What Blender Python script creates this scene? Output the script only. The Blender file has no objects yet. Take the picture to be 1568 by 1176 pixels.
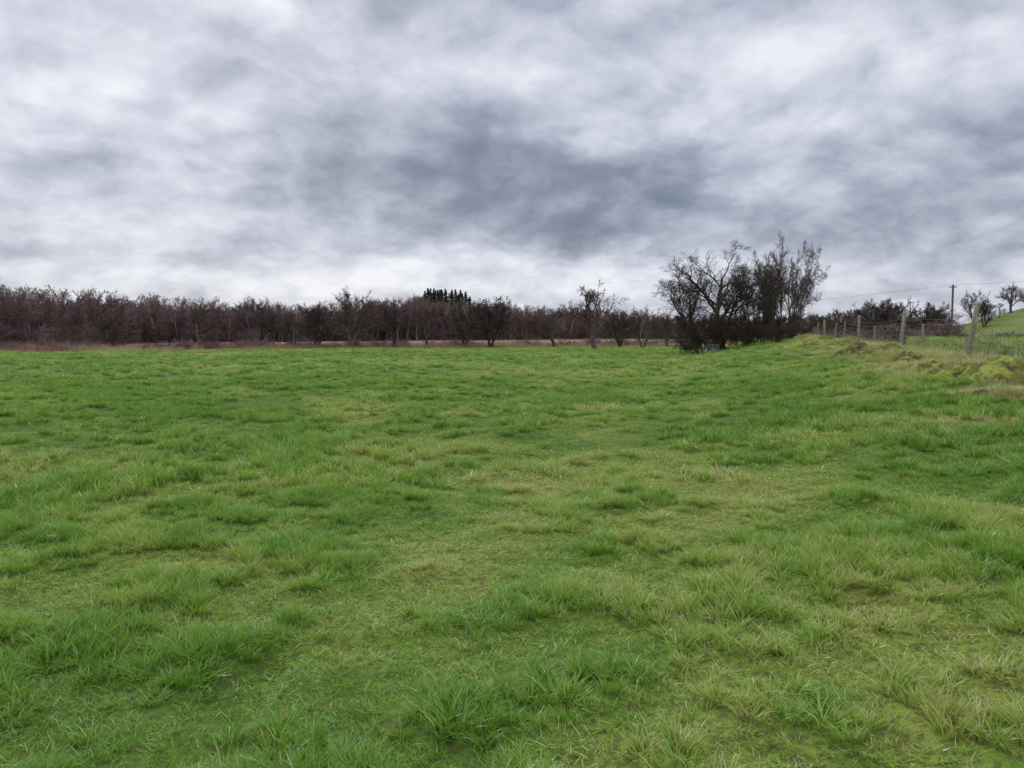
import bpy, math, random
import numpy as np
from mathutils import Vector
random.seed(7); rng=np.random.default_rng(7)
sc=bpy.context.scene
sc.view_settings.view_transform='Standard'; sc.view_settings.look='None'
sc.view_settings.exposure=0; sc.view_settings.gamma=1
F=1120.0; HY=515.0

# ------------------------------------------------------------ numpy noise
def _h(ix,iy,s):
    n=(ix.astype(np.int64)*374761393+iy.astype(np.int64)*668265263+s*974634777)&0xffffffff
    n=((n^(n>>13))*1274126177)&0xffffffff
    return ((n^(n>>16))&0xffff)/65535.0
def vn(x,y,s=0):
    x=np.asarray(x,float);y=np.asarray(y,float)
    ix=np.floor(x);iy=np.floor(y);fx=x-ix;fy=y-iy
    fx=fx*fx*(3-2*fx);fy=fy*fy*(3-2*fy)
    a=_h(ix,iy,s);b=_h(ix+1,iy,s);c=_h(ix,iy+1,s);d=_h(ix+1,iy+1,s)
    return (a*(1-fx)+b*fx)*(1-fy)+(c*(1-fx)+d*fx)*fy
def rn(x,y,s=0):   # rotated so the lattice never shows
    a=.6+s*1.1; c_,s_=math.cos(a),math.sin(a)
    return vn(x*c_-y*s_+s*3.7,x*s_+y*c_-s*1.9,s)
def sst(a,b,x):
    t=np.clip((x-a)/(b-a),0,1);return t*t*(3-2*t)
def fence_x(y): return 11.2+(y-18)*0.31
def yb(x): return np.where(x<0,105+0.6*x,105+0.35*x)
def track(x,y):
    xt=-.9+.29*(y-4)+.5*(vn(y/4,y*0,61)-.5); return np.exp(-((x-xt)/(.45+.012*y))**2)*(.5+.8*rn(x/1.3,y/2.,62))
def sward(x,y):   # 0 lush green .. 1 thin and yellow
    v=.20*rn(x/7,y/7,51)+.24*rn(x/2.4,y/2.4,52)+.26*rn(x/1.,y/1.,53)+.18*rn(x/.42,y/.42,54)+.12*rn(x/.18,y/.18,55)
    v=v+.08*track(x,y)+.05*np.exp(-((x-.3)/3.)**2-((y-9)/9.)**2)+.06*sst(3,8,x-fence_x(y))+.04*sst(12,45,y)
    return sst(.39,.77,v)
def lush(x,y): 
    return .24*rn(x/2.3,y/2.3,31)+.38*rn(x/.62,y/.55,32)+.38*rn(x/.27,y/.23,33)-.10*track(x,y)
def height(x,y):
    x=np.asarray(x,float);y=np.asarray(y,float)
    r=np.hypot(x,y)
    z=0.16*(vn(x/9,y/9,1)-.5)+0.10*(rn(x/2.6,y/2.6,2)-.5)
    z+=(0.05*(rn(x/0.95+5,y/0.95,3)-.5)+.17*(lush(x,y)-.5))*(1-sst(60,140,r))
    s=x-fence_x(y)
    bh=0.75+0.0143*np.clip(y-18,-30,48)
    bh=bh*(1-0.6*sst(75,120,y))
    z+=bh*sst(-7.5-0.06*np.clip(y,0,60),-0.5,s)*(1+0.10*np.exp(-(s/1.1)**2))
    z+=0.60*np.exp(-(((s+.5)/1.3)**2))*(vn(x/1.3,y/1.7,9)-.38)
    xe=x*160/np.maximum(y,160)
    z+=15*sst(74,150,xe)*sst(90,160,y)
    z+=15*np.exp(-(((x+40)/75)**2+((y-430)/90)**2))
    z+=8*sst(600,1500,r)
    return z
z0=float(height(0,0))
def H(x,y): return height(x,y)-z0

# ------------------------------------------------------------ node helpers
class NT:
    def __init__(s,nt): s.nt=nt; s.n=nt.nodes; s.l=nt.links
    def new(s,t,**k):
        nd=s.n.new(t)
        for a,b in k.items(): setattr(nd,a,b)
        return nd
    def set(s,sock,v):
        if isinstance(v,bpy.types.NodeSocket): s.l.new(v,sock)
        else: sock.default_value=v
    def m(s,op,a,b=0.0,c=None,clamp=False):
        nd=s.new('ShaderNodeMath',operation=op); nd.use_clamp=clamp
        s.set(nd.inputs[0],a); s.set(nd.inputs[1],b)
        if c is not None: s.set(nd.inputs[2],c)
        return nd.outputs[0]
    def noise(s,vec,scale,detail=3,rough=.5,dist=0,dim='3D',out='Fac'):
        nd=s.new('ShaderNodeTexNoise'); nd.noise_dimensions=dim
        s.set(nd.inputs['Vector'],vec); nd.inputs['Scale'].default_value=scale
        nd.inputs['Detail'].default_value=detail; nd.inputs['Roughness'].default_value=rough
        nd.inputs['Distortion'].default_value=dist
        return nd.outputs[out]
    def vadd(s,v,o):
        nd=s.new('ShaderNodeVectorMath',operation='ADD'); s.l.new(v,nd.inputs[0]); s.set(nd.inputs[1],o)
        return nd.outputs[0]
    def vscale(s,v,k):
        nd=s.new('ShaderNodeVectorMath',operation='SCALE'); s.l.new(v,nd.inputs[0]); s.set(nd.inputs['Scale'],k)
        return nd.outputs[0]
    def comb(s,a,b,c):
        nd=s.new('ShaderNodeCombineXYZ')
        for i,v in enumerate((a,b,c)): s.set(nd.inputs[i],v)
        return nd.outputs[0]
    def ramp(s,fac,stops,interp='LINEAR'):
        nd=s.new('ShaderNodeValToRGB'); e=nd.color_ramp.elements
        nd.color_ramp.interpolation=interp
        while len(e)<len(stops): e.new(0.5)
        for i,(p,c) in enumerate(stops):
            e[i].position=p; e[i].color=(*c,1) if len(c)==3 else c
        s.l.new(fac,nd.inputs['Fac']); return nd.outputs['Color']
    def mix(s,f,a,b,bt='MIX'):
        nd=s.new('ShaderNodeMix',data_type='RGBA',blend_type=bt)
        s.set(nd.inputs[0],f)
        for i,v in ((6,a),(7,b)):
            if isinstance(v,tuple): nd.inputs[i].default_value=(*v,1)
            else: s.l.new(v,nd.inputs[i])
        return nd.outputs[2]
    def mr(s,v,a,b,c=0.,d=1.):
        nd=s.new('ShaderNodeMapRange'); nd.interpolation_type='SMOOTHSTEP'
        s.set(nd.inputs[0],v)
        for i,q in enumerate((a,b,c,d)): nd.inputs[i+1].default_value=q
        return nd.outputs[0]
    def attr(s,name,ty='GEOMETRY'): 
        nd=s.new('ShaderNodeAttribute'); nd.attribute_type=ty; nd.attribute_name=name; return nd.outputs['Fac']
def newmat(name):
    m=bpy.data.materials.new(name); m.use_nodes=True
    m.node_tree.nodes.clear(); return m,NT(m.node_tree)
def finish(t,sh):
    o=t.new('ShaderNodeOutputMaterial'); t.l.new(sh,o.inputs['Surface'])
def princ(t,col,rough=.8,spec=.3,normal=None):
    p=t.new('ShaderNodeBsdfPrincipled')
    t.set(p.inputs['Base Color'],(*col,1) if isinstance(col,tuple) else col)
    p.inputs['Roughness'].default_value=rough; p.inputs['Specular IOR Level'].default_value=spec
    if normal is not None: t.l.new(normal,p.inputs['Normal'])
    return p.outputs[0]

GREEN=[(0,(0.085,0.215,0.018)),(.3,(0.17,0.345,0.034)),(.65,(0.295,0.435,0.055)),(1,(0.44,0.485,0.12))]
def leafmat(name,stops,straw=None,trans=.4):
    m,t=newmat(name)
    w=t.attr('sw','INSTANCER'); r=t.attr('rnd'); h=t.attr('hh')
    f=t.m('ADD',t.m('MULTIPLY',w,.56),t.m('MULTIPLY',r,.44))
    col=t.ramp(f,stops)
    if straw:
        r2=t.attr('rnd2')
        thr=t.m('MULTIPLY_ADD',t.m('POWER',w,1.6),.36,.05)
        k=t.m('LESS_THAN',r2,thr)
        sc_=t.ramp(r,[(0,(.30,.22,.08)),(.5,(.52,.43,.18)),(1,(.70,.62,.34))])
        col=t.mix(t.m('MULTIPLY',k,.85),col,sc_)
        base_shade=t.mr(h,0.42,0.0,0.,.6)
        col=t.mix(base_shade,col,(.10,.115,.028))  # shade at the foot of the tuft, painted into the blade colour
    d=t.new('ShaderNodeBsdfDiffuse'); t.l.new(col,d.inputs[0])
    tr=t.new('ShaderNodeBsdfTranslucent'); t.l.new(col,tr.inputs[0])
    mx=t.new('ShaderNodeMixShader'); mx.inputs[0].default_value=trans
    t.l.new(d.outputs[0],mx.inputs[1]); t.l.new(tr.outputs[0],mx.inputs[2])
    g=t.new('ShaderNodeBsdfGlossy'); g.inputs['Roughness'].default_value=.3
    g.inputs[0].default_value=(.8,.85,.9,1)
    m2=t.new('ShaderNodeMixShader'); m2.inputs[0].default_value=.04
    t.l.new(mx.outputs[0],m2.inputs[1]); t.l.new(g.outputs[0],m2.inputs[2])
    finish(t,m2.outputs[0]); return m
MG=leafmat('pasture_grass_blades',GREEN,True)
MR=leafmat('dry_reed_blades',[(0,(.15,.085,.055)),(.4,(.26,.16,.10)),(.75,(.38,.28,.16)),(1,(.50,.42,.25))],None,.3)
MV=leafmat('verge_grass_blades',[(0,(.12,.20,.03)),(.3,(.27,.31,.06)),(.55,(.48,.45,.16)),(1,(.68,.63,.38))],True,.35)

# ground material
m,t=newmat('field_ground'); MGR=m
pos=t.new('ShaderNodeNewGeometry').outputs['Position']
w=t.attr('sw')
fine=t.noise(pos,22,3,.65); mid=t.noise(pos,5,2,.6)
f=t.m('ADD',t.m('MULTIPLY',w,.6),t.m('MULTIPLY',mid,.36))
col=t.ramp(f,[(0,(0.05,0.11,0.012)),(.35,(0.095,0.17,0.02)),(.7,(0.165,0.22,0.036)),(1,(0.235,0.23,0.06))])  # darkened greens: shade in the gaps between tufts put into the colour
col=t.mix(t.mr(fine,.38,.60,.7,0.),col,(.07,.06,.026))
zb=t.ramp(t.noise(pos,.25,3,.6),[(0.3,(.12,.07,.05)),(.5,(.20,.13,.085)),(.7,(.28,.21,.12))])
col=t.mix(t.attr('heath'),col,zb)
hn=t.noise(pos,.09,5,.7); hn2=t.noise(pos,1.2,4,.7)
hillc=t.ramp(t.m('ADD',t.m('MULTIPLY',hn,.6),t.m('MULTIPLY',hn2,.4)),[(.36,(.075,.10,.03)),(.48,(.115,.155,.036)),(.60,(.165,.185,.06)),(.7,(.20,.19,.085))])
col=t.mix(t.attr('hill'),col,hillc)
bp=t.new('ShaderNodeBump'); bp.inputs['Strength'].default_value=.8; bp.inputs['Distance'].default_value=.05
t.l.new(fine,bp.inputs['Height'])
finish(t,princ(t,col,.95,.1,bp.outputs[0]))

def barkmat(name,c1,c2,tw,birch=False):
    m,t=newmat(name)
    g=t.new('ShaderNodeNewGeometry'); pos=g.outputs['Position']
    n=t.noise(pos,3,2,.6)
    col=t.ramp(n,[(.3,c1),(.7,c2)])
    oi=t.new('ShaderNodeObjectInfo').outputs['Random']
    col=t.mix(t.attr('twig'),col,tw)
    col=t.mix(.85,col,t.ramp(oi,[(0,(.75,.68,.66)),(.35,(1,.9,.92)),(.7,(1.2,1.2,1.0)),(1,(1.5,1.3,1.2))]),'MULTIPLY')
    if birch:
        b=t.m('MULTIPLY',t.m('GREATER_THAN',oi,.80),t.m('SUBTRACT',1.,t.attr('twig')))
        col=t.mix(t.m('MULTIPLY',b,.7),col,(.42,.38,.37))
    finish(t,princ(t,col,.85,.2)); return m
MB=barkmat('tree_bark',(.045,.038,.03),(.11,.10,.075),(.068,.052,.045))
MW=barkmat('woodland_bark',(.08,.062,.055),(.15,.125,.115),(.165,.110,.108),True)

# ------------------------------------------------------------ mesh helpers
def mesh_obj(name,verts,faces,mat,attrs=None,link=True,smooth=False):
    me=bpy.data.meshes.new(name)
    me.from_pydata(verts if isinstance(verts,list) else verts.tolist(),[],faces if isinstance(faces,list) else faces.tolist())
    if mat: me.materials.append(mat)
    if attrs:
        for k,v in attrs.items():
            a=me.attributes.new(k,'FLOAT','POINT'); a.data.foreach_set('value',np.asarray(v,dtype=np.float32))
    if smooth: me.polygons.foreach_set('use_smooth',[True]*len(me.polygons))
    me.update()
    ob=bpy.data.objects.new(name,me)
    if link: sc.collection.objects.link(ob)
    return ob
def coll(name,obs):
    c=bpy.data.collections.new(name)
    for o in obs: c.objects.link(o)
    return c
def scatter(name,P,rot,scl,idx,collection,sw=None):
    n=len(P)
    P=np.asarray(P,np.float32)
    if sw is None: sw=sward(P[:,0],P[:,1])
    me=bpy.data.meshes.new(name); me.vertices.add(n)
    me.vertices.foreach_set('co',P.ravel())
    a=me.attributes.new('rot','FLOAT_VECTOR','POINT'); a.data.foreach_set('vector',np.asarray(rot,np.float32).ravel())
    a=me.attributes.new('scl','FLOAT_VECTOR','POINT'); a.data.foreach_set('vector',np.asarray(scl,np.float32).ravel())
    a=me.attributes.new('sw','FLOAT','POINT'); a.data.foreach_set('value',np.asarray(sw,np.float32))
    a=me.attributes.new('idx','INT','POINT'); a.data.foreach_set('value',np.asarray(idx,np.int32))
    ob=bpy.data.objects.new(name,me); sc.collection.objects.link(ob)
    ng=bpy.data.node_groups.new(name+'_gn','GeometryNodeTree')
    ng.interface.new_socket('Geometry',in_out='INPUT',socket_type='NodeSocketGeometry')
    ng.interface.new_socket('Geometry',in_out='OUTPUT',socket_type='NodeSocketGeometry')
    N=ng.nodes; L=ng.links
    gi=N.new('NodeGroupInput'); go=N.new('NodeGroupOutput')
    ip=N.new('GeometryNodeInstanceOnPoints'); ci=N.new('GeometryNodeCollectionInfo')
    ci.inputs['Collection'].default_value=collection
    ci.inputs['Separate Children'].default_value=True; ci.inputs['Reset Children'].default_value=True
    ip.inputs['Pick Instance'].default_value=True
    def na(nm,dt):
        q=N.new('GeometryNodeInputNamedAttribute'); q.data_type=dt; q.inputs['Name'].default_value=nm
        return q.outputs['Attribute']
    L.new(gi.outputs[0],ip.inputs['Points']); L.new(ci.outputs[0],ip.inputs['Instance'])
    L.new(na('idx','INT'),ip.inputs['Instance Index'])
    e=N.new('FunctionNodeEulerToRotation'); L.new(na('rot','FLOAT_VECTOR'),e.inputs[0]); L.new(e.outputs[0],ip.inputs['Rotation'])
    L.new(na('scl','FLOAT_VECTOR'),ip.inputs['Scale'])
    L.new(ip.outputs[0],go.inputs[0])
    md=ob.modifiers.new('scatter','NODES'); md.node_group=ng
    return ob

# ------------------------------------------------------------ ground sheet
rad=[0.4]
while rad[-1]<4000: rad.append(rad[-1]*1.0165+0.01)
rad=np.array(rad)
ang=np.concatenate([np.linspace(-52,52,420),np.linspace(52,308,140)[1:-1]])
ang=np.radians(ang); NA=len(ang)
R,A=np.meshgrid(rad,ang,indexing='ij')
X=R*np.sin(A);Y=R*np.cos(A);Z=H(X,Y)
V=np.stack([X.ravel(),Y.ravel(),Z.ravel()],1)
V=np.vstack([V,[[0,0,float(H(0,0))]]])
i=np.arange(len(rad)-1)[:,None]; j=np.arange(NA)[None,:]; j2=(j+1)%NA
Q=np.stack([i*NA+j,i*NA+j2,(i+1)*NA+j2,(i+1)*NA+j],-1).reshape(-1,4)[:,::-1]
faces=Q.tolist(); c=len(V)-1
faces+= [[c,(k+1)%NA,k] for k in range(NA)]
x,y=V[:,0],V[:,1]
s=x-fence_x(y)
bnd=yb(x)+6*(vn(x/8,y/8,21)-.5)
heath=sst(-3,3,y-bnd)*(1-sst(18,40,s)*(1-sst(200,230,np.hypot(x,y))))
hill=np.clip(sst(40,62,x)*sst(70,92,y),0,1)
hill=np.maximum(hill,sst(600,900,np.hypot(x,y)))
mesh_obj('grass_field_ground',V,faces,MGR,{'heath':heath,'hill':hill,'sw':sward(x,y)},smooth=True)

# ------------------------------------------------------------ grass tufts
def tuft(name,n,rad_,hmin,hmax,wid,lean,mat,seg=3,seed=0,jit=1.1):
    g=np.random.default_rng(seed)
    a=g.uniform(0,2*np.pi,n); r=rad_*np.sqrt(g.uniform(0,1,n))
    bx=r*np.cos(a);by=r*np.sin(a)
    h=g.uniform(hmin,hmax,n)*(1-.4*(r/rad_)**2)
    la=a+g.normal(0,jit,n); le=lean*g.uniform(.2,1.3,n)*h
    fa=g.uniform(0,2*np.pi,n); w=wid*g.uniform(.6,1.3,n)
    vs=[];hh=[]; dr=g.uniform(.5,1.1,n)
    for k in range(seg+1):
        u=k/seg
        off=le*u**1.9; zz=h*(u-0.30*lean*u*u*dr)
        cx=bx+off*np.cos(la); cy=by+off*np.sin(la)
        ww=w*(1-u**1.6)*.5+0.0003
        dx=np.cos(fa)*ww; dy=np.sin(fa)*ww
        vs.append(np.stack([cx-dx,cy-dy,zz],1)); vs.append(np.stack([cx+dx,cy+dy,zz],1)); hh+= [u,u]
    K=2*(seg+1)
    VV=np.stack(vs,1).reshape(-1,3)
    b=(np.arange(n)*K)[:,None,None]
    q=np.array([[2*k,2*k+1,2*k+3,2*k+2] for k in range(seg)])[None]
    FF=(b+q).reshape(-1,4)
    r1=np.repeat(g.uniform(0,1,n),K); r2=np.repeat(g.uniform(0,1,n),K)
    VV[:,2]-=0.01
    return mesh_obj(name,VV,FF,mat,{'rnd':r1,'rnd2':r2,'hh':np.tile(hh,n)},link=False)
near=[tuft('g%02d'%k,80,.095,.028,.075,.0048,.95,MG,3,k) for k in range(6)]
near+=[tuft('g%02d'%(6+k),100,.062,.065,.135,.0054,.95,MG,3,20+k,.8) for k in range(5)]
far=[tuft('f%02d'%k,80,.17,.028,.07,.010,.95,MG,2,40+k) for k in range(4)]
far+=[tuft('f%02d'%(4+k),95,.115,.07,.15,.0105,.95,MG,2,50+k,.8) for k in range(4)]
CN=coll('grass_tufts_near',near); CF=coll('grass_tufts_far',far)
def wedge(r0,r1,sp,half=43,seed=0):
    g=np.random.default_rng(seed)
    xm=r1
    gx,gy=np.meshgrid(np.arange(-xm,xm,sp),np.arange(-2,r1,sp))
    gx=gx.ravel()+g.uniform(-.5,.5,gx.size)*sp; gy=gy.ravel()+g.uniform(-.5,.5,gy.size)*sp
    r=np.hypot(gx,gy); an=np.degrees(np.abs(np.arctan2(gx,gy)))
    k=(r>=r0)&(r<r1)&(an<half); return gx[k],gy[k]
def do_grass(name,r0,r1,sp,C,nshort,ntall,hs,ws,seed):
    x,y=wedge(r0,r1,sp,42,seed); g=np.random.default_rng(seed+1)
    s=x-fence_x(y)
    k=(y<yb(x)+3)|(s>10)
    x,y=x[k],y[k]; n=len(x)
    l=lush(x,y)
    tall=(l+g.normal(0,.04,n))>.53
    idx=np.where(tall,nshort+g.integers(0,ntall,n),g.integers(0,nshort,n))
    hz=hs*(.50+.78*sst(.30,.72,l))*g.uniform(.75,1.25,n)
    wxy=ws*g.uniform(.85,1.25,n)
    P=np.stack([x,y,H(x,y)],1)
    rot=np.stack([g.normal(0,.16,n),g.normal(0,.16,n),g.uniform(0,6.28,n)],1)
    sw=np.clip(sward(x,y)-.5*(l-.48)+g.normal(0,.09,n),0,1)
    scatter(name,P,rot,np.stack([wxy,wxy,hz],1),idx,C,sw); return n
n1=do_grass('pasture_grass',1.5,8,.105,CN,6,5,1.0,1.,100)
n2=do_grass('pasture_grass',8,30,.21,CF,4,4,1.2,1.0,200)
n3=do_grass('pasture_grass',30,116,.74,CF,4,4,1.8,2.2,300)
print('grass',n1,n2,n3)

# ------------------------------------------------------------ reeds, verge
reeds=[tuft('r%02d'%k,80,.45,.45,1.05,.022,.45,MR,2,60+k) for k in range(4)]
CR=coll('reed_tufts',reeds)
g=np.random.default_rng(5)
gx,gy=np.meshgrid(np.arange(-150,70,1.15),np.arange(40,230,1.15)); gx=gx.ravel()+g.uniform(-.6,.6,gx.size);gy=gy.ravel()+g.uniform(-.6,.6,gy.size)
d=gy-(yb(gx)+6*(vn(gx/8,gy/8,21)-.5)); r=np.hypot(gx,gy)
k=(d>0)&(np.abs(np.arctan2(gx,gy))<math.radians(42))&(d<60)&(vn(gx/6,gy/6,12)>.25)&((gx-fence_x(gy))<12)
k&=(d<25)|(g.uniform(0,1,gx.size)<.35)
x,y=gx[k],gy[k];n=len(x); sz=g.uniform(.4,1.1,n)*(.55+.45*sst(0,10,d[k]))
scatter('reed_bed',np.stack([x,y,H(x,y)],1),np.stack([0*x,0*x,g.uniform(0,6.28,n)],1),np.stack([sz*1.4,sz*1.4,sz],1),g.integers(0,4,n),CR,np.clip(vn(x/9,y/5,71)*1.3-.2,0,1))
dry=[tuft('d%02d'%k,110,.16,.10,.36,.007,.8,MV,4,80+k) for k in range(4)]
dry+=[tuft('d%02d'%(4+k),140,.18,.07,.2,.007,1.1,MV,3,90+k) for k in range(3)]
CD=coll('verge_tufts',dry)
n=6000
y=9+53*g.uniform(0,1,n)**1.6; x=fence_x(y)+g.normal(0,1.3,n)
l=vn(x/1.4,y/1.4,14); k=l>.32; x,y,l=x[k],y[k],l[k]; n=len(x); sz=g.uniform(.5,1.35,n)*np.exp(-((x-fence_x(y))/2.8)**2*.6)
isd=g.uniform(0,1,n)<sst(.42,.8,l)
scatter('verge_grass',np.stack([x,y,H(x,y)],1),np.stack([g.normal(0,.2,n),g.normal(0,.2,n),g.uniform(0,6.28,n)],1),np.stack([sz,sz,sz],1),np.where(isd,g.integers(0,4,n),g.integers(4,7,n)),CD,np.clip(.2+.8*rn(x/.9,y/.9,73),0,1))

# ------------------------------------------------------------ trees
def rperp(d,R):
    while True:
        v=Vector((R.gauss(0,1),R.gauss(0,1),R.gauss(0,1))); v-=d*v.dot(d)
        if v.length>.1: return v.normalized()
def grow(seed,Ht,stems,cfg,minr=.009,wid=None):
    R=random.Random(seed); V=[];Fc=[];TW=[]
    stack=[(Vector(p),Vector(d).normalized(),L,r,0) for p,d,L,r in stems]
    nl=len(cfg)
    while stack:
        p,d,L,r,lv=stack.pop()
        c=cfg[lv]; ns=c['seg']; step=L/ns
        pts=[p.copy()]; dirs=[d.copy()]; rr=[r]
        dd=d.copy()
        for i in range(ns):
            dd=(dd+Vector((R.gauss(0,1),R.gauss(0,1),R.gauss(0,1)))*c['w']+Vector((0,0,c['up']))).normalized()
            if pts[-1].z<.4 and dd.z<0: dd.z=abs(dd.z)
            pts.append(pts[-1]+dd*step); dirs.append(dd.copy())
            rr.append(max(minr*.7,r*(1-(1-c.get('tp',.25))*(i+1)/ns)))
        sides=8 if lv==0 else (5 if lv==1 else (4 if lv==2 else 3))
        u=rperp(d,R); w=d.cross(u)
        b=len(V)
        cs=[(math.cos(6.2832*k/sides),math.sin(6.2832*k/sides)) for k in range(sides)]
        tw=0. if lv<2 else (.6 if lv==2 else 1.)
        for qi,(q,rad_) in enumerate(zip(pts,rr)):
            if lv==0 and qi==0: rad_*=1.5
            for a,e in cs:
                V.append((q.x+(u.x*a+w.x*e)*rad_,q.y+(u.y*a+w.y*e)*rad_,q.z+(u.z*a+w.z*e)*rad_)); TW.append(tw)
        for i in range(ns):
            for k in range(sides):
                k2=(k+1)%sides
                Fc.append((b+i*sides+k,b+i*sides+k2,b+(i+1)*sides+k2,b+(i+1)*sides+k))
        if lv+1<nl:
            n=c['n']; n=max(1,int(round(n*R.uniform(.8,1.2))))
            for k in range(n):
                t=c['t0']+(1-c['t0'])*(k+R.random())/n
                f=t*ns; i=min(int(f),ns-1); q=pts[i].lerp(pts[i+1],f-i)
                rad_=rr[i]*(1-(f-i))+rr[i+1]*(f-i)
                an=math.radians(c['an']*R.uniform(.6,1.3))
                nd=dirs[i+1]*math.cos(an)+rperp(dirs[i+1],R)*math.sin(an)
                ln=L*c['ra']*(1.15-.6*t)*R.uniform(.65,1.25)
                stack.append((q,nd,ln,max(minr,rad_*c.get('rr',.6)),lv+1))
    V=np.array(V); V*=Ht/np.percentile(V[:,2],99.7)
    if wid:
        cx=.5*(np.percentile(V[:,0],1)+np.percentile(V[:,0],99)); w0=np.percentile(V[:,0],99)-np.percentile(V[:,0],1)
        V[:,0]=(V[:,0]-cx*np.clip(V[:,2]/Ht*1.5,0,1))*wid/w0; V[:,1]*=wid/w0
    V[:,2]-=.05
    return V,Fc,TW
def cfg_full(n=(9,7,6,5),an=(48,50,50,50),up0=.03,t0=.3,ra=(.72,.5,.5,.5),w=.12):
    return [dict(seg=8,w=w*.6,up=up0,n=n[0],t0=t0,an=an[0],ra=ra[0],rr=.62,tp=.3),
            dict(seg=8,w=w*1.3,up=.03,n=n[1],t0=.2,an=an[1],ra=ra[1],rr=.55,tp=.25),
            dict(seg=5,w=w*1.6,up=.04,n=n[2],t0=.15,an=an[2],ra=ra[2],rr=.55,tp=.3),
            dict(seg=4,w=w*1.6,up=.05,n=n[3],t0=.1,an=an[3],ra=ra[3],rr=.7,tp=.5),
            dict(seg=2,w=w*1.6,up=.04,n=0,t0=.1,an=40,ra=.5,tp=.6)]
def put(name,V,Fc,TW,mat,x,y,rz=0,link=True):
    o=mesh_obj(name,V,Fc,mat,{'twig':TW},link=link,smooth=True)
    o.location=(x,y,float(H(x,y))-.05); o.rotation_euler[2]=rz; return o
def wx(px,y): return (px-784)/F*y

V,Fc,TW=grow(12,9.0,[((0,0,0),(-.05,0,1),4.6,.24),((.35,.1,0),(.35,.1,1),4.0,.15),((-.2,.1,0),(-.6,.1,1),4.2,.15)],cfg_full((9,7,7,5),an=(50,46,48,45),up0=.01,t0=.32,ra=(.78,.58,.62,.62),w=.11),.0085,8.4)
put('hawthorn_tree',V,Fc,TW,MB,wx(1096,62),62)
V,Fc,TW=grow(23,8.3,[((.9*math.cos(a),.6*math.sin(a),0),(.32*math.cos(a),.3*math.sin(a),1),5.2+.6*math.sin(a*3),.085) for a in np.linspace(0,5.7,10)],cfg_full((9,7,6,5),an=(30,38,42,44),up0=.01,t0=.12,ra=(.52,.55,.60,.62),w=.10),.008,6.0)
put('blackthorn_thicket_tree',V,Fc,TW,MB,wx(1195,60),60)
V,Fc,TW=grow(29,6.8,[((.8*math.cos(a),.6*math.sin(a),0),(.28*math.cos(a),.3*math.sin(a),1),5.+.6*math.sin(a*4),.075) for a in np.linspace(0.4,5.9,7)],cfg_full((9,7,6,4),an=(30,38,42,42),up0=.02,t0=.10,ra=(.48,.52,.58,.6),w=.10),.0085,4.0)
put('blackthorn_thicket_tree',V,Fc,TW,MB,wx(1158,63),63)
V,Fc,TW=grow(37,3.6,[((.4*math.cos(a),.4*math.sin(a),0),(.6*math.cos(a),.6*math.sin(a),1),3.,.05) for a in np.linspace(0.4,5.9,8)],cfg_full((10,8,6,4),an=(38,40,45,50),up0=.0,t0=.05,ra=(.5,.5,.5,.5)),.010)
b0=put('bramble_bush',V,Fc,TW,MB,wx(1076,63),63)
for px,yy,s_ in ((1135,61,.6),(1182,58,.5),(1222,56,.45),(1056,66,.5),(1150,65,.7),(1200,64,.7)):
    o=b0.copy(); o.location=(wx(px,yy),yy,float(H(wx(px,yy),yy))-.1); o.rotation_euler[2]=px; o.scale=(s_,)*3; sc.collection.objects.link(o)

# mid distance trees
mids=[]
for k,(sd,c,st) in enumerate([
    (41,cfg_full((12,8,7,4),an=(50,48,46,45),t0=.28,ra=(.72,.52,.55,.55)),[((0,0,0),(.05,0,1),6,.30)]),
    (42,cfg_full((10,7,6,4),an=(35,42,45,45),t0=.25,up0=.02,ra=(.7,.52,.55,.55)),[((0,0,0),(.35,0,1),6,.22),((-.1,0,0),(-.35,.1,1),6,.22)]),
    (43,cfg_full((13,7,6,4),an=(42,42,45,45),t0=.2,ra=(.6,.52,.55,.55)),[((0,0,0),(0,0,1),7,.25)]),
    (44,cfg_full((10,7,6,3),an=(38,42,45,45),t0=.15,ra=(.66,.52,.55,.55)),[((0,0,0),(.25,.1,1),5,.16),((.1,.1,0),(-.2,.2,1),5,.16),((0,-.2,0),(-.05,-.3,1),5,.16)])]):
    V,Fc,TW=grow(sd,1.0,[(p,d,L,r) for p,d,L,r in st],c,.018,(.84,.85,.6,.8)[k])
    mids.append(mesh_obj('m%d'%k,V,Fc,MB,{'twig':TW},link=False,smooth=True).data)
R=random.Random(3)
for px,top,yy,v in [(910,426,98,0),(752,450,104,3),(541,436,100,1),(398,449,104,2),(485,460,106,3),(604,458,108,0),(656,464,108,2),
        (712,458,110,3),(310,460,98,2),(848,464,104,2),(985,464,104,1),(948,470,106,3),(1022,478,108,0),
        (1352,453,112,3),(1310,462,108,0),(1332,456,116,0),(1378,452,118,1),(1290,470,100,3),(1490,441,158,1),(1545,430,158,0),(1422,460,118,3),
        (1568,438,160,2),(450,476,112,1),(170,474,95,3),(1365,462,110,2),(1325,468,106,2),(1256,480,104,3),(1440,470,130,3),(1505,458,150,3),(1528,462,156,2)]:
    x=wx(px,yy); gz=float(H(x,yy)); ht=1.6+(HY-top)/F*yy-gz
    o=bpy.data.objects.new('bare_tree',mids[v]); o.location=(x,yy,gz-.1)
    s_=ht*1.0; w_=s_*R.uniform(.9,1.1); o.scale=(w_,w_,s_); o.rotation_euler[2]=R.uniform(0,6.28)
    if v==1: o.rotation_euler[2]=R.uniform(-.4,.4)
    sc.collection.objects.link(o)

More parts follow.
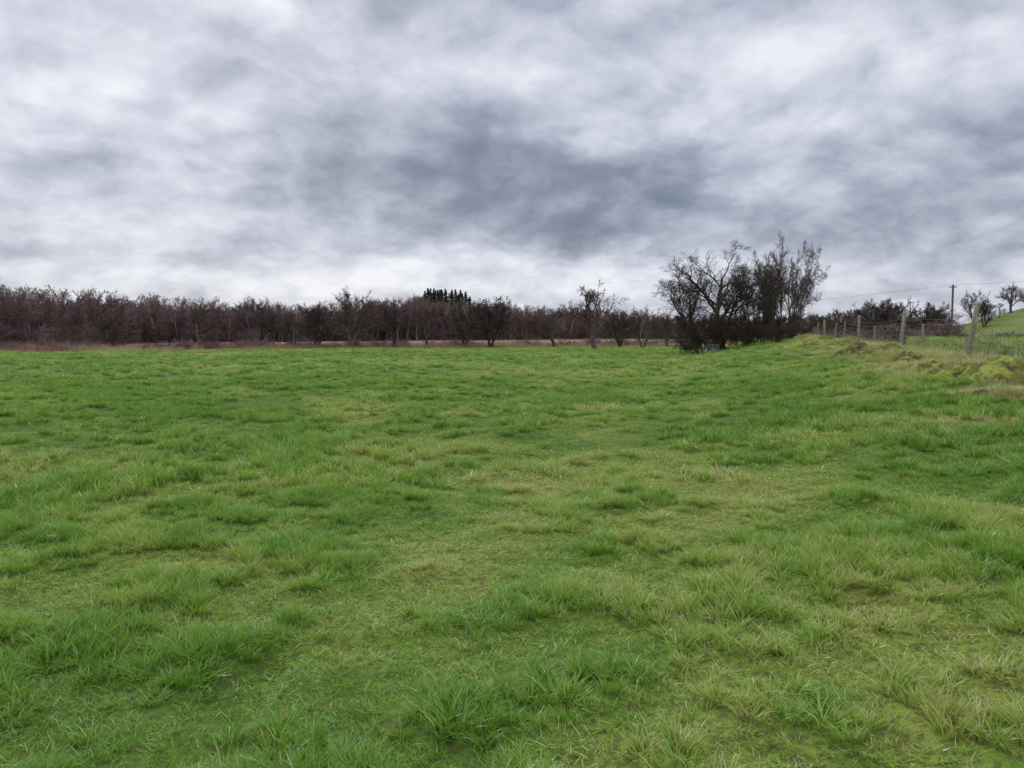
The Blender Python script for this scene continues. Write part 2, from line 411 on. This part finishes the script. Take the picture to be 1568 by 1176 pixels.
# distant woodland
wt=[]
for k in range(6):
    c=cfg_full((13,7,5,0),an=(36,38,42,45),t0=.25,ra=(.38,.5,.55,.5),up0=.05)[:4]; c[3]['seg']=2; c[2]['seg']=4
    V,Fc,TW=grow(60+k,1.0,[((0,0,0),(R.uniform(-.12,.12),0,1),10,.15)],c,.026)
    wt.append(mesh_obj('w%02d'%k,V,Fc,MW,{'twig':TW},link=False,smooth=True))
for k in range(2):
    c=cfg_full((9,6,5,0),an=(38,42,45,45),t0=.05,ra=(.5,.5,.5,.5),up0=.02)[:4]; c[3]['seg']=2
    V,Fc,TW=grow(80+k,1.0,[((.4*math.cos(a),.4*math.sin(a),0),(.6*math.cos(a),.6*math.sin(a),1),3.,.04) for a in np.linspace(0.4,5.9,6)],c,.014)
    wt.append(mesh_obj('w%02d'%(6+k),V,Fc,MW,{'twig':TW},link=False,smooth=True))
CW=coll('woodland_trees',wt)
pxs=[-300,0,60,150,250,350,450,560,650,720,800,1000,1250,1600]
tops=[416,420,424,436,448,458,462,452,450,460,468,477,484,488]
dst=[135,145,150,165,190,208,222,240,250,255,262,320,340,340]
g=np.random.default_rng(9)
N=3100
px=g.uniform(-150,1420,N); th=np.arctan((px-784)/F)
D=np.interp(px,pxs,dst); dep=g.uniform(0,1,N)**1.3*70
r=D+dep; k=g.uniform(0,1,N)<r/420+.38
px,th,D,dep,r=[q[k] for q in (px,th,D,dep,r)]
x=r*np.sin(th); y=r*np.cos(th)
gz=H(x,y); hh=1.6+(HY-np.interp(px,pxs,tops))/F*(D*np.cos(th)); hh=hh*(.70+.42*g.uniform(0,1,len(x))**1.6)*(1-.18*(vn(x/14,y/14,5)-.3))
sc_=np.stack([hh*g.uniform(.8,1.2,len(x))]*2+[hh],1)
idx=g.integers(0,6,len(x))
M=1200
px2=g.uniform(-150,1420,M); th2=np.arctan((px2-784)/F); D2=np.interp(px2,pxs,dst)-2+g.uniform(0,1,M)*45
x2=D2*np.sin(th2);y2=D2*np.cos(th2); h2=g.uniform(2,5.,M)
X_=np.concatenate([x,x2]);Y_=np.concatenate([y,y2])
P=np.stack([X_,Y_,H(X_,Y_)-.1],1)
SC=np.vstack([sc_,np.stack([h2*1.1,h2*1.1,h2],1)]); ID=np.concatenate([idx,g.integers(6,8,M)])
scatter('distant_woodland',P,np.stack([0*X_,0*X_,g.uniform(0,6.28,len(X_))],1),SC,ID,CW)
M=300
x=g.uniform(-70,45,M); y=yb(x)+g.uniform(8,26,M); h=g.uniform(.6,1.7,M)
k=vn(x/7,y/7,44)>.5; x,y,h=x[k],y[k],h[k]
M=420; px3=g.uniform(1230,1480,M); y3=g.uniform(74,125,M); x3=(px3-784)/F*y3; h3=g.uniform(.8,2.2,M)
k=((x3-fence_x(y3))>3)&(vn(x3/9,y3/5,45)>.45); x3,y3,h3=x3[k],y3[k],h3[k]
# hedge running along the foot of the hill
x4=np.linspace(62,105,60)+g.normal(0,.5,60); y4=126+g.normal(0,1.,60); h4=g.uniform(.9,1.9,60)
x=np.concatenate([x,x3,x4]);y=np.concatenate([y,y3,y4]);h=np.concatenate([h,h3,h4])
scatter('scrub_hedge',np.stack([x,y,H(x,y)-.1],1),np.stack([0*x,0*x,g.uniform(0,6.28,len(x))],1),np.stack([h*1.3,h*1.3,h],1),g.integers(6,8,len(x)),CW)

# conifers
m,t=newmat('pine_needles'); MP=m
r_=t.attr('rnd'); col=t.ramp(r_,[(0,(.02,.034,.024)),(1,(.065,.09,.055))]); finish(t,princ(t,col,.8,.2))
def conifer(name,seed):
    R=random.Random(seed);V=[];Fc=[];A=[]
    def quad(p,u,w,c):
        b=len(V); V.extend([tuple(p-u-w),tuple(p+u-w),tuple(p+u+w),tuple(p-u+w)]); A.extend([c]*4); Fc.append((b,b+1,b+2,b+3))
    for k in range(8):
        a0,a1=6.283*k/8,6.283*(k+1)/8
        b=len(V)
        V.extend([(.012*math.cos(a0),.012*math.sin(a0),0),(.012*math.cos(a1),.012*math.sin(a1),0),(.003*math.cos(a1),.003*math.sin(a1),.97),(.003*math.cos(a0),.003*math.sin(a0),.97)]);A.extend([.3]*4);Fc.append((b,b+1,b+2,b+3))
    for _ in range(130):
        z=R.uniform(.12,1)**.8; L=.20*(1.02-z)**.7*R.uniform(.4,1.25); a=R.uniform(0,6.283)
        for j in range(9):
            u=R.uniform(.1,1); p=Vector((math.cos(a)*L*u,math.sin(a)*L*u,z-.12*L*u+R.gauss(0,.006)))
            s=R.uniform(.010,.020)
            n=Vector((R.gauss(0,1),R.gauss(0,1),R.gauss(0,1))).normalized(); q=rperp(n,R)
            quad(p,n*s,q*s*.6,R.random())
    return mesh_obj(name,V,Fc,MP,{'rnd':A},link=False)
CC=coll('conifers',[conifer('c%02d'%k,k) for k in range(3)])
M=50; y=g.uniform(405,445,M); px=g.uniform(636,728,M); px[:14]=np.linspace(647,713,14); x=(px-784)/F*y
top=442+11*g.uniform(0,1,M)+np.clip(np.abs(px-681)-29,0,99)**1.2*.7; h=1.6+(HY-top)/F*y-H(x,y)
scatter('conifer_plantation',np.stack([x,y,H(x,y)],1),np.stack([0*x,0*x,g.uniform(0,6.28,M)],1),np.stack([h*1.15,h*1.15,h],1),g.integers(0,3,M),CC)

# ------------------------------------------------------------ fence
m,t=newmat('weathered_post_wood'); pos=t.new('ShaderNodeTexCoord').outputs['Object']
mp=t.new('ShaderNodeMapping'); mp.inputs['Scale'].default_value=(1,1,.12); t.l.new(pos,mp.inputs[0])
n_=t.noise(mp.outputs[0],40,4,.6); finish(t,princ(t,t.ramp(n_,[(.3,(.12,.11,.06)),(.55,(.28,.26,.16)),(.75,(.42,.40,.28))]),.9,.2)); MPO=m
m,t=newmat('galvanised_wire'); p=t.new('ShaderNodeBsdfPrincipled'); p.inputs['Base Color'].default_value=(.20,.20,.21,1); p.inputs['Metallic'].default_value=.6; p.inputs['Roughness'].default_value=.5; finish(t,p.outputs[0]); MWI=m
def polytube(pl,r,sides,V,Fc):
    for k in range(len(pl)-1):
        a=Vector(pl[k]);b=Vector(pl[k+1]);d=(b-a).normalized()
        u=d.orthogonal().normalized();w=d.cross(u);s0=len(V)
        for q in (a,b):
            for i in range(sides):
                an=6.2832*i/sides; V.append(tuple(q+(u*math.cos(an)+w*math.sin(an))*r))
        for i in range(sides):
            i2=(i+1)%sides; Fc.append((s0+i,s0+i2,s0+sides+i2,s0+sides+i))
def post(V,Fc,x,y,h,r,lx,ly):
    z=float(H(x,y))-.3
    n=10;rings=[]
    for zz,rr in ((0,1),(.5,1.0),(h*.6,.97),(h+.28,.95),(h+.31,.75)):
        b=len(V);rings.append(b)
        for i in range(n):
            a=6.2832*i/n; e=1+.08*math.sin(3*a+x)
            V.append((x+lx*zz+r*rr*e*math.cos(a),y+ly*zz+r*rr*e*math.sin(a),z+zz))
    for p_,q_ in zip(rings[:-1],rings[1:]):
        for i in range(n):
            i2=(i+1)%n; Fc.append((p_+i,p_+i2,q_+i2,q_+i))
    Fc.append(tuple(rings[-1]+i for i in range(n)))
emp=bpy.data.objects.new('wire_fence',None); sc.collection.objects.link(emp)
R=random.Random(12)
ys=[6,10,14.2,18.2,22,26,30,34.5,39,43,47.5,52,56]
V=[];Fc=[];V2=[];F2=[]
tops_=[]
for i,yy in enumerate(ys):
    x=fence_x(yy)+R.uniform(-.1,.1)
    big=yy in (18.2,26,34.5,47.5)
    lx={18.2:.13,26:.10}.get(yy,R.gauss(0,.05))
    post(V,Fc,x,yy,1.45 if big else 1.0,.062 if big else .032,lx,R.gauss(0,.04))
    tops_.append((x,yy,float(H(x,yy))))
o=mesh_obj('posts',V,Fc,MPO,smooth=True); o.parent=emp
for (x0,y0,a0),(x1,y1,a1) in zip(tops_[:-1],tops_[1:]):
    L=math.hypot(x1-x0,y1-y0)
    lines=[.08,.2,.33,.47,.63,.8,1.0,1.15]
    for hh_ in lines:
        pl=[]
        for k in range(7):
            u=k/6; pl.append((x0+(x1-x0)*u-.06,y0+(y1-y0)*u,a0+(a1-a0)*u+hh_-.04*math.sin(math.pi*u)+R.gauss(0,.006)))
        polytube(pl,.0042,4,V2,F2)
    n=int(L/.28)
    for k in range(1,n):
        u=k/n; x=x0+(x1-x0)*u-.06;y=y0+(y1-y0)*u;z=a0+(a1-a0)*u-.04*math.sin(math.pi*u)
        polytube([(x,y,z+.05),(x+R.gauss(0,.01),y,z+.8)],.0036,3,V2,F2)
o=mesh_obj('wire_netting',V2,F2,MWI); o.parent=emp
V=[];Fc=[]
for k in range(560):
    yy=R.uniform(11,58); x=fence_x(yy)+R.gauss(1.1,.8); z=float(H(x,yy))
    a=R.uniform(0,6.28); L=R.uniform(.4,1.5); hmx=L*R.uniform(.35,.8)
    pl=[(x+math.cos(a)*L*u+R.gauss(0,.02),yy+math.sin(a)*L*u+R.gauss(0,.02),z+hmx*math.sin(min(u*2.6,2.9))*1.0) for u in [i/6 for i in range(7)]]
    polytube(pl,R.uniform(.002,.005),3,V,Fc)
m,t=newmat('bramble_stems'); pos=t.new('ShaderNodeNewGeometry').outputs['Position']
finish(t,princ(t,t.ramp(t.noise(pos,2,2),[(.35,(.12,.09,.06)),(.65,(.30,.25,.16))]),.8,.2))
mesh_obj('bramble_stems',V,Fc,m)
for px,yy,s_ in ((1262,54,2.2),(1300,44,1.5),(1345,40,1.2)):
    x=wx(px,yy)+.6; o=b0.copy(); o.name='hawthorn_sapling'; o.location=(x,yy,float(H(x,yy))-.05); q=s_/3.6; o.scale=(q,q,q); o.rotation_euler[2]=px*1.3; sc.collection.objects.link(o)

# mossy tussock mounds with bare earth
m,t=newmat('mossy_earth'); pos=t.new('ShaderNodeNewGeometry').outputs['Position']
n_=t.noise(pos,14,4,.6); bp=t.new('ShaderNodeBump'); bp.inputs['Distance'].default_value=.03; t.l.new(n_,bp.inputs['Height'])
e_=t.ramp(n_,[(.3,(.035,.026,.015)),(.7,(.11,.085,.05))]); n3_=t.noise(pos,5,3,.6)
moss=t.attr('moss')
mc_=t.ramp(n_,[(.3,(.12,.15,.025)),(.7,(.30,.32,.06))])
finish(t,princ(t,t.mix(t.mr(t.m('ADD',n3_,t.m('MULTIPLY',moss,.14)),.52,.66),e_,mc_),.95,.1,bp.outputs[0]))
mx_=[];
for px,yy,rr,ms in ((1510,11.6,.30,0),(1485,14.6,.6,1),(1302,27,.6,0),(1430,16.8,.55,1),(1540,13.4,.6,1),(1335,24,.5,.6),(1240,38,.7,1),(1388,19.5,.5,.5),(1362,22,.5,1),(1275,33,.6,1),(1455,15.6,.5,.2),(1520,14.4,.5,.6)):
    cx=wx(px,yy);V=[];Fc=[];n=26;mm=10
    for i in range(mm+1):
        for j in range(n):
            a=6.2832*j/n; q=rr*i/mm*(1+.25*math.sin(2*a+px)+.12*math.sin(5*a)); x=cx+q*math.cos(a);y=yy+q*math.sin(a)
            V.append((x,y,float(H(x,y))+(.14 if rr<.4 else .36)*(1-(i/mm)**2)-.03+.12*(float(vn(x*8,y*8,2))-.5)*(1-(i/mm)**3)))
    for i in range(mm):
        for j in range(n): Fc.append((i*n+j,i*n+(j+1)%n,(i+1)*n+(j+1)%n,(i+1)*n+j))
    mesh_obj('mossy_mound',V,Fc,m,{'moss':[ms]*len(V)},smooth=True)
    for q in range(int(70*rr)):
        a=R.uniform(0,6.28);d_=rr*R.uniform(.3,1.4); mx_.append((cx+d_*math.cos(a),yy+d_*math.sin(a),max(0,(.3 if rr>.4 else .1)*(1-(d_/rr)**2))))
mx_=np.array(mx_); n=len(mx_); sz=g.uniform(.35,.8,n)
scatter('mound_grass',np.stack([mx_[:,0],mx_[:,1],H(mx_[:,0],mx_[:,1])+mx_[:,2]],1),np.stack([g.normal(0,.4,n),g.normal(0,.4,n),g.uniform(0,6.28,n)],1),np.stack([sz]*3,1),g.integers(0,7,n),CD,g.uniform(0,.8,n))

# utility pole and wires
m,t=newmat('creosoted_pole'); pos=t.new('ShaderNodeNewGeometry').outputs['Position']
finish(t,princ(t,t.ramp(t.noise(pos,3,3),[(.3,(.09,.08,.075)),(.7,(.16,.145,.13))]),.85,.2))
yy=112; x=wx(1455,yy); gz=float(H(x,yy)); tz=1.6+(HY-437)/F*yy
V=[];Fc=[]
polytube([(x,yy,gz-.5),(x,yy,tz)],.14,10,V,Fc); 
polytube([(x-.5,yy,tz-.35),(x+.5,yy,tz-.35)],.06,6,V,Fc)
for dx in (-.45,0,.45): polytube([(x+dx,yy,tz-.35),(x+dx,yy,tz-.05 if dx else tz+.12)],.045,6,V,Fc)
for dx in (-.45,.45):
    for ex,ey,ez in ((x-55,yy+70,tz-1),(x+70,yy-10,tz+8)):
        polytube([(x+dx+(ex-x)*u,yy+(ey-yy)*u,tz-.05+(ez-tz)*u-1.6*math.sin(math.pi*u)) for u in [i/12 for i in range(13)]],.009,4,V,Fc)
mesh_obj('utility_pole',V,Fc,m)

# galvanised gate by the hawthorn
V=[];Fc=[]; gx0=wx(1082,58); gz=float(H(gx0,58))
for hh_ in (.15,.3,.45,.6,.75): polytube([(gx0,58,gz+hh_),(gx0+1.0,58.2,gz+hh_)],.02,6,V,Fc)
for dx in (0,.5,1.0): polytube([(gx0+dx,58+.2*dx,gz),(gx0+dx,58+.2*dx,gz+.78)],.025,6,V,Fc)
mesh_obj('metal_field_gate',V,Fc,MWI)

# ------------------------------------------------------------ sky
W=bpy.data.worlds.new('World'); sc.world=W; W.use_nodes=True
t=NT(W.node_tree); t.n.clear()
SE,SA=34,-28
sky=t.new('ShaderNodeTexSky',sky_type='NISHITA'); sky.sun_disc=False
sky.sun_elevation=math.radians(SE); sky.sun_rotation=math.radians(SA)
tc=t.new('ShaderNodeTexCoord'); dirv=tc.outputs['Generated']
sx=t.new('ShaderNodeSeparateXYZ'); t.l.new(dirv,sx.inputs[0])
dx,dy,dz=sx.outputs
zz=t.m('ADD',t.m('MAXIMUM',dz,0.),.42)
pl=t.comb(t.m('DIVIDE',dx,zz),t.m('DIVIDE',dy,zz),t.m('MULTIPLY',dz,.4))
az=t.m('MULTIPLY',t.m('ARCTAN2',dx,dy),57.2958); el=t.m('MULTIPLY',t.m('ARCSINE',dz),57.2958)
w1=t.m('SUBTRACT',t.noise(pl,2.0,4,.60),.5)
off=t.vadd(pl,(7.3,2.1,4.))
w2=t.m('SUBTRACT',t.noise(off,2.6,4,.60),.5)
azw=t.m('ADD',az,t.m('MULTIPLY',w1,28.)); elw=t.m('ADD',el,t.m('MULTIPLY',w2,t.mr(el,1.,14.,2.6,12.)))
def blob(px,py,spx,spy,amp,slope=0.):
    a=math.degrees(math.atan((px-784)/F)); e=math.degrees(math.atan((HY-py)/F*math.cos(math.radians(a))))
    sa=spx/F*57.3; se=spy/F*57.3
    A=t.m('DIVIDE',t.m('SUBTRACT',azw,a),sa)
    E0=t.m('SUBTRACT',elw,e)
    if slope: E0=t.m('SUBTRACT',E0,t.m('MULTIPLY',t.m('SUBTRACT',azw,a),slope))
    E=t.m('DIVIDE',E0,se)
    g_=t.m('EXPONENT',t.m('MULTIPLY',t.m('ADD',t.m('MULTIPLY',A,A),t.m('MULTIPLY',E,E)),-1.))
    return t.m('MULTIPLY',g_,amp)
terms=[blob(820,300,300,72,-.42,-.15),blob(780,365,140,30,-.20),blob(640,180,260,60,-.15,-.25),blob(1450,290,210,90,-.20),
       blob(60,100,300,120,.17),blob(1110,100,240,80,.15),blob(560,436,560,26,.27),blob(950,405,150,28,.24),
       blob(1560,170,120,80,.08),blob(200,345,420,30,.05),blob(250,240,260,50,-.06),blob(1350,190,110,40,-.10)]
B=t.m('ADD',.665,terms[0])
for q in terms[1:]: B=t.m('ADD',B,q)
pw=t.vadd(pl,t.comb(t.m('MULTIPLY',w2,.16),t.m('MULTIPLY',w1,.16),0.))
vo=t.new('ShaderNodeTexVoronoi'); vo.feature='SMOOTH_F1'; vo.inputs['Scale'].default_value=6.5
vo.inputs['Detail'].default_value=1.0; vo.inputs['Roughness'].default_value=.5; vo.inputs['Lacunarity'].default_value=2.2
vo.inputs['Smoothness'].default_value=.45; vo.voronoi_dimensions='2D'
vo.normalize=True
t.l.new(pw,vo.inputs['Vector']); vd=vo.outputs['Distance']
def cl_noise(v): return t.noise(v,5.0,7,.56,0)
na=cl_noise(pw); nb=cl_noise(t.vadd(pw,(-.02,-.07,.02)))
n1=t.noise(pl,2.7,4,.5,0)
rel=t.m('SUBTRACT',na,nb)
B=t.m('ADD',B,t.m('MULTIPLY',t.m('SUBTRACT',n1,.5),.42))
B=t.m('ADD',B,t.m('MULTIPLY',t.m('SUBTRACT',na,.5),.48))
B=t.m('ADD',B,t.m('MULTIPLY',rel,.75))
B=t.m('ADD',B,t.m('MULTIPLY',t.m('SUBTRACT',.30,vd),t.mr(w2,-.12,.12,.05,.38)))
cl=t.ramp(B,[(0,(.155,.185,.245)),(.22,(.22,.255,.33)),(.42,(.345,.38,.47)),(.6,(.50,.53,.63)),(.8,(.69,.715,.81)),(1,(.88,.895,.95))])
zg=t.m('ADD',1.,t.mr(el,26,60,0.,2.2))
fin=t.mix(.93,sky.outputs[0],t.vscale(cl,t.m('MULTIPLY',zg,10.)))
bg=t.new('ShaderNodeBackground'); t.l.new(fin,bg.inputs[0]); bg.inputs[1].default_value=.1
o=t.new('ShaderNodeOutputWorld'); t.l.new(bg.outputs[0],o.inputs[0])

ld=bpy.data.lights.new('sun','SUN'); ld.energy=1.5; ld.angle=math.radians(10); ld.color=(1,.95,.86)
so=bpy.data.objects.new('sun',ld); sc.collection.objects.link(so)
d=Vector((math.sin(math.radians(SA))*math.cos(math.radians(SE)),math.cos(math.radians(SA))*math.cos(math.radians(SE)),math.sin(math.radians(SE))))
so.rotation_euler=d.to_track_quat('Z','Y').to_euler()

cd=bpy.data.cameras.new('camera'); cd.sensor_width=36; cd.lens=36*F/1568; cd.clip_end=10000; cd.clip_start=.05
co=bpy.data.objects.new('camera',cd); sc.collection.objects.link(co)
co.location=(0,0,1.6); co.rotation_euler=(math.radians(90-math.degrees(math.atan((588-HY)/F))),0,0)
sc.camera=co
